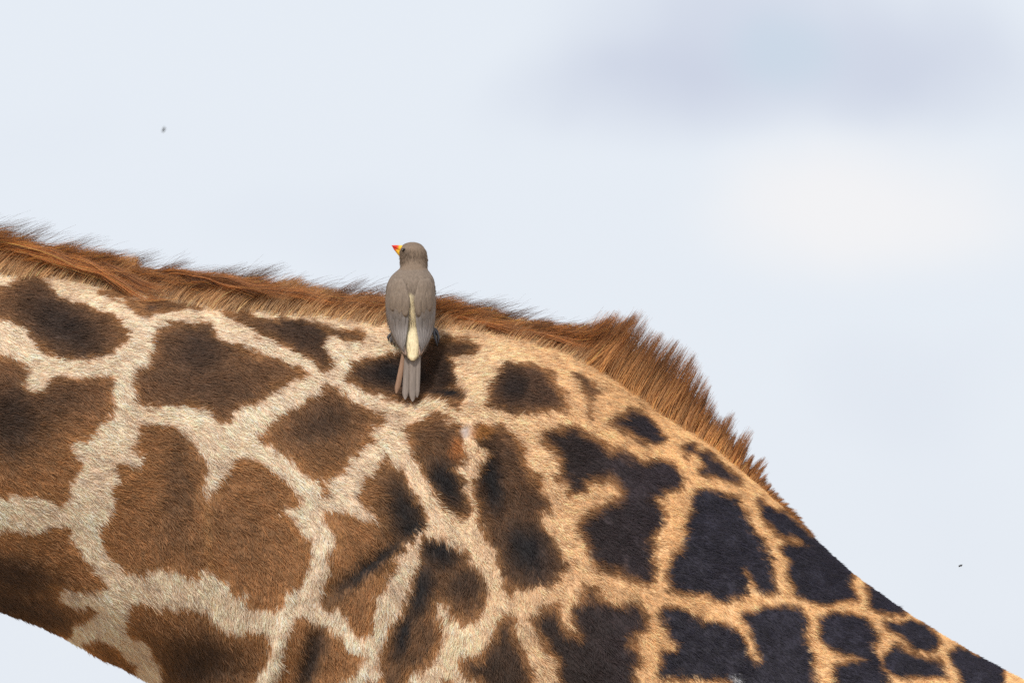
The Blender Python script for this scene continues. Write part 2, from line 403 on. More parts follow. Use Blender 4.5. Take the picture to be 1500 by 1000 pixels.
# ------------------------------------------------------------------ giraffe: coat pattern
def P(*a): return np.array(a, float).reshape(-1, 2)
SPOTS = [  # outline, blackness of the patch's heart (0 brown, 1 black)
 (P(5,415, 25,405, 55,407, 75,420, 80,435, 105,439, 140,455, 165,470, 180,490, 175,505, 160,515, 120,527, 95,525, 67,515, 45,505, 30,480, 8,467, -30,462, -30,427), .3),
 (P(135,425, 160,427, 190,440, 212,437, 240,442, 270,446, 282,451, 265,457, 225,457, 208,467, 200,460, 180,450, 160,437), .7),
 (P(220,482, 240,475, 275,470, 302,474, 315,490, 320,500, 340,501, 375,515, 400,522, 430,538, 447,547, 420,556, 395,568, 375,584, 342,597, 332,617, 317,615, 307,602, 285,597, 262,592, 230,596, 210,594, 197,585, 192,557, 187,540, 210,535, 212,522, 222,507), .3),
 (P(-60,515, 15,520, 27,532, 34,545, 30,560, 37,570, 55,569, 72,551, 100,552, 140,551, 159,554, 156,565, 162,592, 160,605, 140,616, 125,645, 100,642, 97,660, 115,677, 105,700, 95,707, 95,722, 82,735, 67,726, 40,726, -60,726), .0),
 (P(200,620, 237,622, 262,632, 282,652, 297,672, 295,700, 293,722, 300,730, 310,722, 317,705, 327,690, 335,675, 357,668, 385,680, 412,697, 432,718, 438,735, 412,740, 405,750, 425,757, 432,780, 452,787, 448,800, 450,825, 440,850, 422,862, 412,880, 402,893, 388,884, 365,887, 357,862, 342,865, 332,850, 310,837, 300,822, 287,842, 257,832, 235,825, 210,827, 200,837, 180,832, 162,815, 150,790, 142,770, 152,755, 162,740, 160,720, 170,705, 162,680, 197,684, 206,670, 187,655, 197,640), .0),
 (P(-60,770, 30,777, 52,781, 75,775, 100,770, 100,787, 115,807, 122,825, 140,842, 150,855, 135,862, 110,860, 72,857, 85,877, 110,885, 135,890, 125,900, 100,910, 95,930, 60,922, 0,910, -60,880), .1),
 (P(135,932, 155,935, 172,950, 192,970, 190,990, 150,975, 120,940), .3),
 (P(187,880, 225,882, 240,887, 267,887, 297,892, 307,910, 327,917, 350,922, 375,920, 385,925, 392,940, 390,960, 375,975, 368,1000, 360,1040, 245,1040, 232,975, 215,957, 205,937, 180,922, 185,900), .1),
 (P(320,457, 350,456, 375,462, 405,467, 450,470, 475,480, 515,480, 535,485, 525,495, 510,502, 497,495, 470,490, 470,502, 482,512, 480,530, 472,540, 455,530, 427,515, 407,502, 375,491, 360,477, 330,467), .45),
 (P(472,562, 485,565, 502,577, 515,587, 535,600, 555,607, 560,616, 540,625, 540,645, 520,655, 502,672, 497,690, 480,692, 467,697, 445,690, 430,675, 407,660, 390,647, 375,645, 372,635, 395,615, 420,595, 437,585, 457,572), .3),
 (P(466,700, 474,704, 473,720, 466,722), .0),
 (P(505,532, 525,527, 550,520, 580,512, 600,495, 645,495, 675,497, 692,505, 687,517, 655,522, 662,550, 657,565, 670,572, 677,592, 662,597, 640,590, 620,586, 585,592, 575,592, 560,585, 540,575, 515,562, 500,552), .7),
 (P(712,560, 720,540, 735,530, 755,527, 775,530, 790,540, 805,553, 820,570, 827,590, 820,603, 795,600, 770,605, 745,606, 722,602, 705,592), .6),
 (P(832,542, 847,547, 860,560, 880,570, 867,577, 862,582, 860,605, 850,607, 855,582, 845,567), .6),
 (P(882,612, 905,605, 915,595, 930,597, 947,607, 962,622, 970,645, 955,650, 930,645, 905,630, 890,622), .95),
 (P(780,630, 805,625, 830,622, 855,630, 880,647, 892,660, 900,652, 915,657, 932,670, 965,675, 990,682, 1000,697, 992,712, 970,717, 952,730, 957,737, 970,750, 970,765, 952,785, 953,815, 957,845, 947,857, 925,850, 900,837, 872,832, 855,810, 847,787, 838,772, 848,752, 870,740, 890,727, 897,724, 903,716, 899,707, 885,700, 857,710, 850,722, 830,725, 822,710, 810,695, 810,670, 792,650), .92),
 (P(1022,715, 1050,720, 1075,732, 1088,750, 1095,765, 1112,790, 1125,820, 1134,850, 1130,864, 1112,864, 1102,850, 1090,832, 1082,832, 1088,850, 1090,868, 1075,875, 1057,878, 1040,870, 1025,866, 975,864, 975,832, 978,810, 995,802, 1000,772, 1008,750, 1010,728), 1.),
 (P(997,652, 1010,650, 1020,662, 1035,662, 1057,682, 1077,700, 1077,707, 1045,695, 1017,687, 1027,675, 1015,665, 1000,667), .9),
 (P(1106,729, 1127,740, 1148,750, 1170,766, 1195,785, 1190,796, 1175,793, 1162,782, 1136,780, 1119,761), 1.),
 (P(1140,804, 1149,793, 1179,793, 1193,778, 1222,800, 1246,824, 1243,862, 1252,875, 1213,881, 1183,879, 1162,871, 1153,836, 1153,819), 1.),
 (P(1262,838, 1280,846, 1322,880, 1316,894, 1299,896, 1282,892, 1269,884), 1.),
 (P(1198,909, 1213,899, 1243,896, 1265,905, 1282,927, 1278,952, 1286,970, 1295,989, 1306,1030, 1222,1030, 1217,970, 1243,970, 1262,966, 1243,957, 1213,948, 1200,935), 1.),
 (P(1291,909, 1308,911, 1333,903, 1357,918, 1371,939, 1363,950, 1333,944, 1308,926), 1.),
 (P(1295,957, 1308,944, 1338,957, 1368,967, 1383,985, 1350,989, 1316,991, 1290,974), 1.),
 (P(1385,957, 1398,946, 1440,958, 1464,975, 1462,1030, 1415,1030, 1402,982), 1.),
 (P(962,892, 975,885, 1000,892, 1027,905, 1050,910, 1072,920, 1085,940, 1095,957, 1107,970, 1115,962, 1105,940, 1095,915, 1085,905, 1092,900, 1119,886, 1140,884, 1166,890, 1179,914, 1179,948, 1192,982, 1200,1030, 1078,1030, 1070,996, 1037,990, 960,990, 960,955, 982,950, 985,942, 972,930, 965,910), 1.),
 (P(770,895, 792,887, 810,880, 820,892, 825,915, 842,927, 832,905, 830,880, 850,875, 852,850, 870,855, 877,872, 905,880, 935,880, 945,897, 940,920, 925,942, 935,960, 932,982, 922,1030, 815,1030, 810,975, 795,947, 782,920), .9),
 (P(697,620, 725,620, 747,635, 760,650, 770,680, 790,710, 805,735, 790,755, 800,782, 817,800, 832,825, 812,845, 792,855, 760,855, 750,865, 740,860, 735,840, 722,800, 700,765, 690,735, 690,725, 685,702, 697,685, 705,662, 695,642), .6),
 (P(582,625, 600,620, 622,610, 645,612, 670,625, 675,650, 682,665, 670,680, 672,707, 682,730, 685,745, 670,760, 660,757, 650,745, 642,742, 632,715, 625,692, 615,680, 605,665, 595,647), .5),
 (P(567,667, 582,682, 595,700, 605,720, 615,740, 625,755, 612,772, 595,795, 577,817, 565,845, 555,867, 550,890, 545,920, 535,932, 515,915, 505,895, 482,885, 467,872, 475,857, 485,832, 485,810, 492,790, 492,777, 475,757, 472,750, 490,742, 510,748, 540,762, 560,768, 545,752, 530,740, 517,722, 527,697, 547,685), .0),
 (P(615,780, 640,777, 657,787, 680,805, 687,822, 702,830, 715,855, 712,882, 697,900, 675,915, 667,907, 657,885, 647,875, 640,875, 640,892, 650,915, 652,927, 645,945, 635,962, 625,975, 600,982, 590,1030, 553,1030, 554,960, 562,942, 570,915, 587,895, 592,875, 597,850, 607,830, 610,805), .55),
 (P(432,905, 452,900, 470,907, 485,920, 500,932, 515,947, 535,957, 522,967, 512,982, 497,992, 490,1030, 398,1030, 410,967, 417,930), .0),
 (P(522,1030, 535,992, 550,1030), .0),
 (P(672,962, 682,950, 702,955, 720,925, 727,905, 735,897, 748,893, 757,925, 767,950, 775,975, 780,1030, 720,1030, 707,1000, 687,987), .8),
 (P(650,987, 665,990, 670,1030, 655,1030), .3),
]
# darker hearts of the brown patches, plus shade painted into skin creases and folds: x, y, radius along, across, angle, strength
HEARTS_AND_SHADE = [(85, 475, 75, 32, 38, .95), (120, 490, 40, 30, 0, .4), (285, 515, 42, 40, 60, .85), (290, 560, 80, 34, 10, .62), (10, 615, 45, 50, 0, .9), (70, 590, 55, 22, -25, .55),
    (255, 720, 22, 70, 0, .5), (250, 775, 40, 45, 0, .25), (345, 760, 40, 60, 0, .2), (10, 840, 60, 26, 15, .85), (20, 885, 90, 22, 20, .8), (285, 965, 55, 40, 0, .85), (250, 930, 50, 30, 0, .35),
    (440, 487, 70, 26, 20, .85), (465, 620, 45, 28, -25, .75), (480, 650, 50, 30, 0, .3), (590, 745, 30, 62, -25, .85), (545, 822, 82, 15, 143, 1.0), (600, 765, 40, 24, 0, .9),
    (640, 800, 36, 40, 0, 1.0), (615, 860, 24, 60, 15, 1.0), (592, 925, 16, 50, 12, .9), (680, 850, 40, 35, 0, .7), (455, 960, 14, 50, 15, .95), (650, 700, 26, 55, -15, .95), (645, 640, 20, 25, 0, .5),
    (715, 700, 26, 75, -12, .95), (770, 800, 42, 62, -30, .9), (575, 545, 70, 28, 5, .95), (640, 545, 26, 50, 0, .75), (655, 578, 45, 8, 5, .9), (650, 512, 50, 14, 0, .6), (745, 565, 30, 36, 0, .8)]
def poly_sdf(px, py, poly):
    d2 = np.full(px.shape, 1e9); inside = np.zeros(px.shape, bool)
    q = np.roll(poly, -1, 0)
    for (ax, ay), (bx, by) in zip(poly, q):
        ex, ey = bx - ax, by - ay
        wx, wy = px - ax, py - ay
        t = np.clip((wx * ex + wy * ey) / (ex * ex + ey * ey + 1e-9), 0, 1)
        d2 = np.minimum(d2, (wx - ex * t) ** 2 + (wy - ey * t) ** 2)
        if ay != by:
            c = (ay > py) != (by > py)
            inside ^= c & (px < ex * (py - ay) / ey + ax)
    d = np.sqrt(d2)
    return np.where(inside, -d, d)
def off_frame_pattern(P3):
    """jigsaw patches for the parts of the animal outside the traced flank"""
    u, v = P3[:, 0] / .19, (P3[:, 2] + .35 * np.abs(P3[:, 1])) / .19
    u = u + .35 * fbm(u * 1.6, v * 1.6, 31); v = v + .35 * fbm(u * 1.6 + 9, v * 1.6, 37)
    iu, iv = np.floor(u), np.floor(v)
    f1 = np.full(u.shape, 9.); f2 = np.full(u.shape, 9.)
    for dx in (-1, 0, 1):
        for dy in (-1, 0, 1):
            cx, cyy = iu + dx, iv + dy
            d = np.hypot(u - cx - .15 - .7 * hash2(cx, cyy, 3), v - cyy - .15 - .7 * hash2(cx, cyy, 4))
            f2 = np.where(d < f1, f1, np.minimum(f2, d)); f1 = np.minimum(f1, d)
    return (.17 - (f2 - f1)) * 110      # like a signed distance in pixels
FLOW = np.array([(50, 450, -18), (50, 650, -15), (200, 600, -28), (50, 850, -30), (250, 900, -55), (350, 950, -78), (400, 700, -40), (480, 620, -45), (450, 850, -75), (550, 880, -80),
    (600, 540, -30), (640, 660, -95), (720, 700, -50), (700, 900, -75), (800, 560, -25), (850, 700, -30), (850, 900, -60), (1000, 650, -35), (1050, 800, -22), (1050, 950, -40),
    (1200, 850, -22), (1350, 930, -30), (1480, 1000, -28), (1050, 1050, -40), (620, 610, 35), (250, 470, -15), (700, 520, -25)], float)
def flow_angle(px, py):
    num, den = 0, 0
    for fx, fy, a in FLOW:
        w = 1 / (((px - fx) ** 2 + (py - fy) ** 2) / 1e4 + .05) ** 1.5
        num = num + w * a; den = den + w
    return num / den + 40 * fbm(px / 60, py / 60, 51, 2)
def streak(px, py, th, lu, lv, seed):
    """noise drawn out along the lie of the hair (th in degrees)"""
    q = np.radians(np.round(th / 12 + .8 * vnoise(px / 5, py / 5, seed + 9)) * 12)
    u, v = px * np.cos(q) - py * np.sin(q), px * np.sin(q) + py * np.cos(q)
    return vnoise(u / lu, v / lv, seed)
def coat_colour(P3):
    px, py = project(P3)
    th = flow_angle(px, py)
    wx = px + 4 * fbm(px / 11, py / 11, 1, 2) + 6 * fbm(px / 30, py / 30, 3, 2)
    wy = py + 4 * fbm(px / 11, py / 11, 2, 2) + 6 * fbm(px / 30, py / 30, 4, 2)
    sd = np.full(px.shape, 60.0); heart = np.zeros(px.shape)
    for poly, blk in SPOTS:
        lo, hi = poly.min(0) - 45, poly.max(0) + 45
        m = (px > lo[0]) & (px < hi[0]) & (py > lo[1]) & (py < hi[1])
        if not m.any(): continue
        d = poly_sdf(wx[m], wy[m], poly)
        i = np.flatnonzero(m); cl = d < sd[i]
        sd[i] = np.minimum(sd[i], d)
        heart[i] = np.where(cl, blk, heart[i])
    framed = sstep(-75, -12, px) * sstep(1046, 1003, py) * sstep(1580, 1512, px)
    off = off_frame_pattern(P3)
    sd = np.clip(sd, -26, 26) * framed + np.clip(off, -26, 26) * (1 - framed)
    heart = heart * framed + sstep(300, 900, px) * (1 - framed)
    rag = 1 - .45 * sstep(900, 1050, px)
    d = sd - 1.5 - 3.5 * sstep(850, 1100, px) + rag * 9 * streak(px, py, th, 17, 4.2, 201) + 4 * streak(px, py, th, 9, 2.5, 203)
    core = 9 + 9 * sstep(1000, 900, px)
    black = heart * sstep(-2, -core - 10 * (1 - heart), d)
    for cx, cyy, rx, ry, ang, amp in HEARTS_AND_SHADE:
        if cx < 480: rx, ry, amp = rx * 1.2, ry * 1.2, amp * .82
        a = math.radians(ang); u = (wx - cx) * math.cos(a) + (wy - cyy) * math.sin(a); v = -(wx - cx) * math.sin(a) + (wy - cyy) * math.cos(a)
        black = np.maximum(black, np.minimum(1, 1.15 * amp) * np.exp(-((u / rx) ** 2 + (v / ry) ** 2) ** 1.3 * .75) * sstep(2, -10, d))
    east = sstep(460, 980, px + .15 * (700 - py))
    ridge = sstep(60, 0, py - np.interp(px, TOP[:, 0], TOP[:, 1]))      # warmer short hair below the mane
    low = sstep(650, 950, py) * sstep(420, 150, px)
    cream = lin(242, 219, 195)[None] * (1 - east)[:, None] + lin(226, 184, 135)[None] * east[:, None]
    cream = cream * (1 - .3 * ridge)[:, None] + lin(222, 180, 128) * (.3 * ridge)[:, None]
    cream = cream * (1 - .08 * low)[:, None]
    brown = lin(167, 121, 79)[None] * (1 - east)[:, None] + lin(126, 88, 60)[None] * east[:, None]
    upper = (sstep(690, 560, py) * sstep(1000, 800, px))[:, None]      # the patches below the mane are a colder brown
    brown = brown * (1 - .45 * upper) + lin(116, 86, 68) * (.45 * upper)
    rim = sstep(-16, -1, d)[:, None]
    brown = brown * (1 - .35 * rim) + lin(190, 140, 84) * (.35 * rim)
    blue = sstep(720, 1020, px)[:, None]
    west = sstep(560, 400, px)[:, None]
    dark = (lin(26, 22, 25)[None] * (1 - west) + lin(44, 37, 37)[None] * west) * (1 - blue) + lin(41, 38, 51)[None] * blue
    spot = brown * (1 - black)[:, None] + dark * black[:, None]
    t = sstep(2.5, -2.5, d)[:, None]
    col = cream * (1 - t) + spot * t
    # old tick wound and its stained fur
    for cx, cyy, rx, ry, c, amp in ((681, 631, 11, 10, lin(168, 156, 152), 1.), (665, 655, 11, 18, lin(186, 116, 60), .5), (702, 630, 16, 10, lin(196, 134, 66), .5), (301, 775, 8, 55, lin(188, 142, 92), .45), (1076, 993, 7, 4, lin(215, 215, 220), .8)):
        k = (amp * np.exp(-(((px - cx) / rx) ** 2 + ((py - cyy) / ry) ** 2) ** 2))[:, None]
        col = col * (1 - k) + c * k
    return col, th, sd, px, py

col, *_ = coat_colour(co)
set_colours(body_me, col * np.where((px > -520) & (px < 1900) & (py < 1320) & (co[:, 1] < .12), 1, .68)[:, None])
body_me.polygons.foreach_set('use_smooth', [True] * len(body_me.polygons))
body_me.materials.clear(); body_me.materials.append(M_SKIN)
body = link(bpy.data.objects.new('body', body_me), giraffe)

# ------------------------------------------------------------------ giraffe: short coat of hair
body_me.calc_loop_triangles()
nt_ = len(body_me.loop_triangles)
tri = np.empty(nt_ * 3, np.int32); body_me.loop_triangles.foreach_get('vertices', tri); tri = tri.reshape(-1, 3)
no = np.empty(nv * 3, np.float32); body_me.vertices.foreach_get('normal', no); no = no.reshape(-1, 3).astype(float)
bvh = BVHTree.FromPolygons([tuple(v) for v in co], [tuple(int(i) for i in t) for t in tri])
def hit(px, py):
    """where the line of sight at a pixel meets the hide"""
    d = FWD + RIGHT * (px - 750) / FPX + UP * (500 - py) / FPX
    p, n, _, _ = bvh.ray_cast(Vector(CAM), Vector(unit(d)))
    return (np.array(p), np.array(n)) if p is not None else (None, None)

def grow_coat(n):
    A, B, C = co[tri[:, 0]], co[tri[:, 1]], co[tri[:, 2]]
    ctr = (A + B + C) / 3
    area = .5 * np.linalg.norm(np.cross(B - A, C - A), axis=1)
    cpx, cpy = project(ctr)
    wgt = area * ((cpx > -540) & (cpx < 1920) & (cpy < 1340) & (ctr[:, 1] < .14) & (ctr[:, 2] > 1.9))
    nrm = np.cross(B - A, C - A)
    facing = np.einsum('ij,ij->i', unit(nrm), unit(CAM - ctr))
    inside = (cpx > -30) & (cpx < 1530) & (cpy < 1030) & (facing > -.1)
    wgt = wgt * np.where(inside, 1.0, .30)
    t = rng.choice(len(tri), n, p=wgt / wgt.sum())
    r1, r2 = np.sqrt(rng.random(n)), rng.random(n)
    b0, b1, b2 = (1 - r1)[:, None], (r1 * (1 - r2))[:, None], (r1 * r2)[:, None]
    root = A[t] * b0 + B[t] * b1 + C[t] * b2
    nn = unit(no[tri[t, 0]] * b0 + no[tri[t, 1]] * b1 + no[tri[t, 2]] * b2)
    colr, th, sd, px, py = coat_colour(root)
    ang = np.radians(th + 44 * vnoise(px / 9, py / 9, 53) + rng.normal(0, 11, n))
    d = np.stack([np.cos(ang), np.zeros(n), np.sin(ang)], 1)
    d = unit(d - nn * np.einsum('ij,ij->i', d, nn)[:, None])
    short = sstep(700, 1150, px)
    L = (.0112 - .0032 * short) * rng.uniform(.65, 1.25, n) * (1 + .5 * vnoise(px / 14, py / 14, 57))
    wound = np.exp(-(((px - 681) / 11) ** 2 + ((py - 631) / 10) ** 2) ** 2)
    L = L * (1 - .8 * wound)
    lift = np.radians(np.clip(21 - 5 * short + 22 * vnoise(px / 12, py / 12, 59) + rng.normal(0, 6, n), 5, 45))
    K = 4
    s = np.linspace(0, 1, K)[None, :, None]
    up = np.sin(lift)[:, None, None] * (s - .55 * s ** 2)
    bend = rng.normal(0, .12, (n, 1, 3)) * s ** 2
    pts = root[:, None] - nn[:, None] * .0006 + L[:, None, None] * (d[:, None] * s * np.cos(lift)[:, None, None] + nn[:, None] * up + bend)
    rad = (.00036 * rng.uniform(.7, 1.25, n) * (1 - .15 * short) * np.where(inside[t], 1, 1.7))[:, None] * np.array([1, .95, .7, .2])[None]
    shade = np.exp(rng.normal(0, .17, n) + .46 * streak(px, py, th, 13, 3.4, 61) + .22 * fbm(px / 40, py / 40, 63, 2))
    c = colr * shade[:, None]
    tint = rng.normal(0, .05, n)
    c = c * np.stack([1 + tint, np.ones(n), 1 - tint], 1)
    # tips bleached a little, roots as grown
    tipc = np.array([.92, .97, 1.05, 1.18])[None, :, None]
    c4 = np.clip(c[:, None] * tipc, 0.004, .92)
    return pts, rad, c4
coat = hair_obj('coat', *grow_coat(820000), M_COAT, giraffe)

# ------------------------------------------------------------------ giraffe: mane
MANE = np.array([  # x, first angle, last angle, length in pixels, lean of the tips towards the near side
    (-200, 53, -14, 80, .018), (0, 51, -14, 76, .018), (120, 49, -16, 73, .018), (250, 48, -13, 70, .014), (400, 48, -11, 66, .012), (560, 46, -9, 60, .012), (700, 42, -14, 58, .012), (790, 37, -8, 60, .01), (830, 42, 12, 66, .005),
    (858, 54, 40, 74, 0), (885, 66, 50, 82, 0), (930, 74, 54, 84, 0), (980, 78, 56, 71, 0), (1040, 78, 56, 46, 0), (1085, 74, 50, 27, 0), (1120, 60, 20, 18, 0), (1160, 20, -30, 16, 0), (1215, -15, -38, 12, 0)], float)
def mane_par(x): return [np.interp(x, MANE[:, 0], MANE[:, k]) for k in range(1, 5)]
def crest_point(x_px, Y):
    xw = (x_px - 750) * S
    p, n, _, _ = bvh.ray_cast(Vector((xw, Y, 4.5)), Vector((0, 0, -1)))
    return np.array(p) if p is not None else crest_point(x_px, 0) - np.array([0, 0, .1])
K = 8
def sweep(root, a0, a1, L, ydrift, wob):
    """curves in the mane's plane whose heading turns from a0 to a1"""
    n = len(root)
    s = np.linspace(0, 1, K)
    ang = np.radians(a0[:, None] + (a1 - a0)[:, None] * s[None] ** 1.1 + wob)
    st = (L / (K - 1))[:, None]
    dx, dz = np.cos(ang) * st, np.sin(ang) * st
    pts = np.repeat(root[:, None], K, 1).astype(float)
    pts[:, 1:, 0] += np.cumsum((dx[:, 1:] + dx[:, :-1]) / 2, 1)
    pts[:, 1:, 2] += np.cumsum((dz[:, 1:] + dz[:, :-1]) / 2, 1)
    pts[:, :, 1] += ydrift[:, None] * s[None] ** 1.6
    return pts
def clump(pts, x, width, strength, seed=7):
    """draw neighbouring hairs together towards their tips, in locks of uneven width"""
    w_ = x / width + 1.6 * vnoise(x / (width * 2.3), x * 0, seed) + .9 * vnoise(x / (width * .8), pts[:, 0, 1] * 60, seed + 1)
    cid = np.floor(w_ + .5 * (rng.random(len(x)) - .5)).astype(int) * 3 + np.floor((pts[:, 0, 1] + .1) / .018).astype(int) % 3
    cid -= cid.min()
    m = cid.max() + 1
    cnt = np.bincount(cid, minlength=m).clip(1)
    mean = np.stack([[np.bincount(cid, pts[:, k, a], m) / cnt for a in range(3)] for k in range(pts.shape[1])], 0)   # k,3,m
    g = mean[:, :, cid].transpose(2, 0, 1)
    sv = np.broadcast_to(strength, (len(x),)) * rng.uniform(.3, 1.15, len(x)) * (.55 + .9 * rng.random(m))[cid]
    w = np.clip(sv, 0, .92)[:, None, None] * (np.linspace(0, 1, pts.shape[1]) ** 1.2)[None, :, None]
    # keep each hair's own reach: only its sideways place is drawn in
    along = unit(g[:, -1] - g[:, 0])[:, None]
    dlt = g - pts
    dlt = dlt - along * (dlt * along).sum(2, keepdims=True) * .85
    return pts + dlt * w
RUST, DARK, TAN, GOLD = lin(192, 124, 60), lin(92, 60, 38), lin(232, 190, 138), lin(220, 160, 88)
def paint(n, first, last, power=1.0, var=.28):
    s = np.linspace(0, 1, K)[None, :, None] ** power
    c = first[:, None] * (1 - s) + last[:, None] * s
    return np.clip(c * np.exp(rng.normal(0, var, (n, 1, 1))), .003, .9)
HP, HR, HC = [], [], []
def add_hair(pts, r, c, taper=True):
    prof = np.linspace(1, .15, K) ** .9 if taper else np.ones(K)
    HP.append(pts); HR.append(r[:, None] * prof[None]); HC.append(c)

def crest_roots(n, x0, x1, ylo, yhi):
    gx = np.arange(-1260, 1240, 10.); gy = np.array([-.09, -.075, -.06, -.045, -.03, -.015, 0, .015, .03])
    tab = np.array([[crest_point(a, b)[2] for b in gy] for a in gx])
    x = rng.uniform(x0, x1, n); Y = rng.uniform(ylo, yhi, n)
    fx = (x - gx[0]) / 10; ix = np.clip(fx.astype(int), 0, len(gx) - 2); tx = fx - ix
    iy = np.clip(np.searchsorted(gy, Y) - 1, 0, len(gy) - 2); ty = (Y - gy[iy]) / (gy[iy + 1] - gy[iy])
    z = (tab[ix, iy] * (1 - tx) + tab[ix + 1, iy] * tx) * (1 - ty) + (tab[ix, iy + 1] * (1 - tx) + tab[ix + 1, iy + 1] * tx) * ty
    return x, np.stack([(x - 750) * S, Y, z - .003], 1)
def lobes(x):
    return 1 + .22 * vnoise(x / 55, x * 0, 71) + .18 * vnoise(x / 17, x * 0, 73)

# fringe: short tan hair along the foot of the mane, turning rusty
n = 42000
x, root = crest_roots(n, -180, 1180, -.055, .02)
a0, a1, L, yd = mane_par(x)
keep = rng.random(n) < np.where(x > 1120, .4, np.where(x > 880, .6, 1)) * np.interp(root[:, 1], [-.055, -.03], [.3, 1])
up = x > 850
wave = 1 + .5 * vnoise(x / 30, x * 0, 67)
L = np.where(up, L * rng.uniform(.4, .85, n), rng.uniform(26, 58, n) * wave * np.interp(x, [0, 500, 700, 850], [1.0, 1.05, .7, .8])) * S
tl = 14 * vnoise(x / 12, root[:, 1] * 80, 69)
pts = sweep(root, np.where(up, a0 - 6, 64) + tl + rng.normal(0, 7, n), np.where(up, a1, 20) + tl + rng.normal(0, 10, n), L, rng.normal(.004, .006, n), rng.normal(0, 3, (n, K)))
pts = clump(pts, x, 8, .7, 17)
stripe = np.exp(.9 * vnoise(x / 3.2, root[:, 1] * 40, 68))[:, None]
c = paint(n, np.where(up[:, None], GOLD * 1.05, TAN) * rng.uniform(.65, 1.0, (n, 1)) * stripe, np.where((rng.random(n) < .6)[:, None], RUST * .85, GOLD * .8) * stripe, 1.5, .2)
add_hair(pts[keep], (.00033 * rng.uniform(.7, 1.2, n))[keep], c[keep])

# main swept mane
n = 42000
x, root = crest_roots(n, -200, 870, -.024, .022)
a0, a1, L, yd = mane_par(x)
nb = 20 * vnoise(x / 60, x * 0, 75) + 24 * vnoise(x / 18, root[:, 1] * 60, 76)
L = L * lobes(x) * (.45 + .75 * rng.random(n) ** .8) * S
pts = sweep(root, a0 + nb * .7 + rng.normal(0, 9, n), a1 + nb + rng.normal(0, 10, n), L, -yd * rng.uniform(-.2, 1.8, n) + rng.normal(0, .010, n), rng.normal(0, 4, (n, K)))
pts = clump(pts, x, 13, .75, 27)
band = (.5 + 1.5 * vnoise(x / 9, root[:, 1] * 200, 77))[:, None]
base = RUST * (.45 + .85 * np.clip(band, 0, 1)) * rng.uniform(.8, 1.25, (n, 1))
tip = np.where(rng.random((n, 1)) < .5, DARK * .8, base * 1.15)
add_hair(pts, .00030 * rng.uniform(.6, 1.2, n), paint(n, base * .85, tip, 1.2, .34))

# the mane's run up the neck towards the head
n = 16000
x, root = crest_roots(n, -1240, -190, -.024, .022)
a0, a1, L, yd = mane_par(x)
nb = 20 * vnoise(x / 60, x * 0, 75) + 24 * vnoise(x / 18, root[:, 1] * 60, 76)
pts = sweep(root, a0 + nb * .7 + rng.normal(0, 9, n), a1 - 8 + nb + rng.normal(0, 10, n), L * lobes(x) * rng.uniform(.5, 1.15, n) * S, -yd * rng.uniform(-.2, 1.8, n) + rng.normal(0, .010, n), rng.normal(0, 4, (n, K)))
pts = clump(pts, x, 13, .75, 27)
base = RUST * np.exp(1.1 * vnoise(x / 9, root[:, 1] * 200, 77))[:, None] * rng.uniform(.7, 1.1, (n, 1))
add_hair(pts, .00045 * rng.uniform(.6, 1.2, n), paint(n, base, base * .9, 1.2, .22))

# upright crest over the withers
n = 9500
x, root = crest_roots(n, 842, 1180, -.026, .018)
a0, a1, L, yd = mane_par(x)
lob = 1 + .2 * vnoise(x / 11, x * 0, 81) + .2 * vnoise(x / 40, x * 0, 82)
spike = np.exp(-((x - 1050) / 6) ** 2) * .5 + np.exp(-((x - 1074) / 5) ** 2) * .6 + np.exp(-((x - 1098) / 5) ** 2) * .6
L = L * (lob + spike) * (.5 + .75 * rng.random(n) ** .7) * S
tilt = 16 * vnoise(x / 9, root[:, 1] * 40, 83)
pts = sweep(root, a0 + tilt * .6 + rng.normal(0, 5, n), a1 + tilt + rng.normal(0, 6, n), L, rng.normal(0, .006, n), rng.normal(0, 3, (n, K)))
pts = clump(pts, x, 6, .95, 37)
stripe = np.exp(1.1 * vnoise(x / 3.5, root[:, 1] * 60, 85))[:, None]
base = np.where(rng.random((n, 1)) < .6, GOLD * .8, RUST) * stripe
tip = np.where(rng.random((n, 1)) < .45, DARK, RUST * .8)
add_hair(pts, .00026 * rng.uniform(.6, 1.2, n), paint(n, base, tip, 1.0, .25))

# locks that have fallen over to the near side: guides in pixels with distance in front of the crest
LOCKS = [([(-60, 350, .0), (0, 358, -.022), (55, 370, -.036), (110, 388, -.048), (150, 398, -.056)], 900, 6),
         ([(30, 362, .0), (85, 374, -.026), (135, 392, -.044), (175, 414, -.058), (215, 434, -.066)], 1000, 6),
         ([(90, 372, .0), (135, 382, -.026), (175, 398, -.042), (210, 416, -.054), (240, 428, -.060)], 800, 6),
         ([(235, 400, .0), (275, 402, -.024), (320, 409, -.034), (365, 419, -.042), (405, 427, -.046)], 1100, 5),
         ([(330, 413, .0), (380, 419, -.020), (430, 429, -.030), (480, 440, -.036)], 500, 5),
         ([(630, 455, -.005), (670, 465, -.022), (720, 475, -.034), (770, 487, -.040)], 900, 5),
         ([(700, 464, -.005), (750, 478, -.020), (800, 490, -.030), (850, 505, -.034)], 500, 5)]
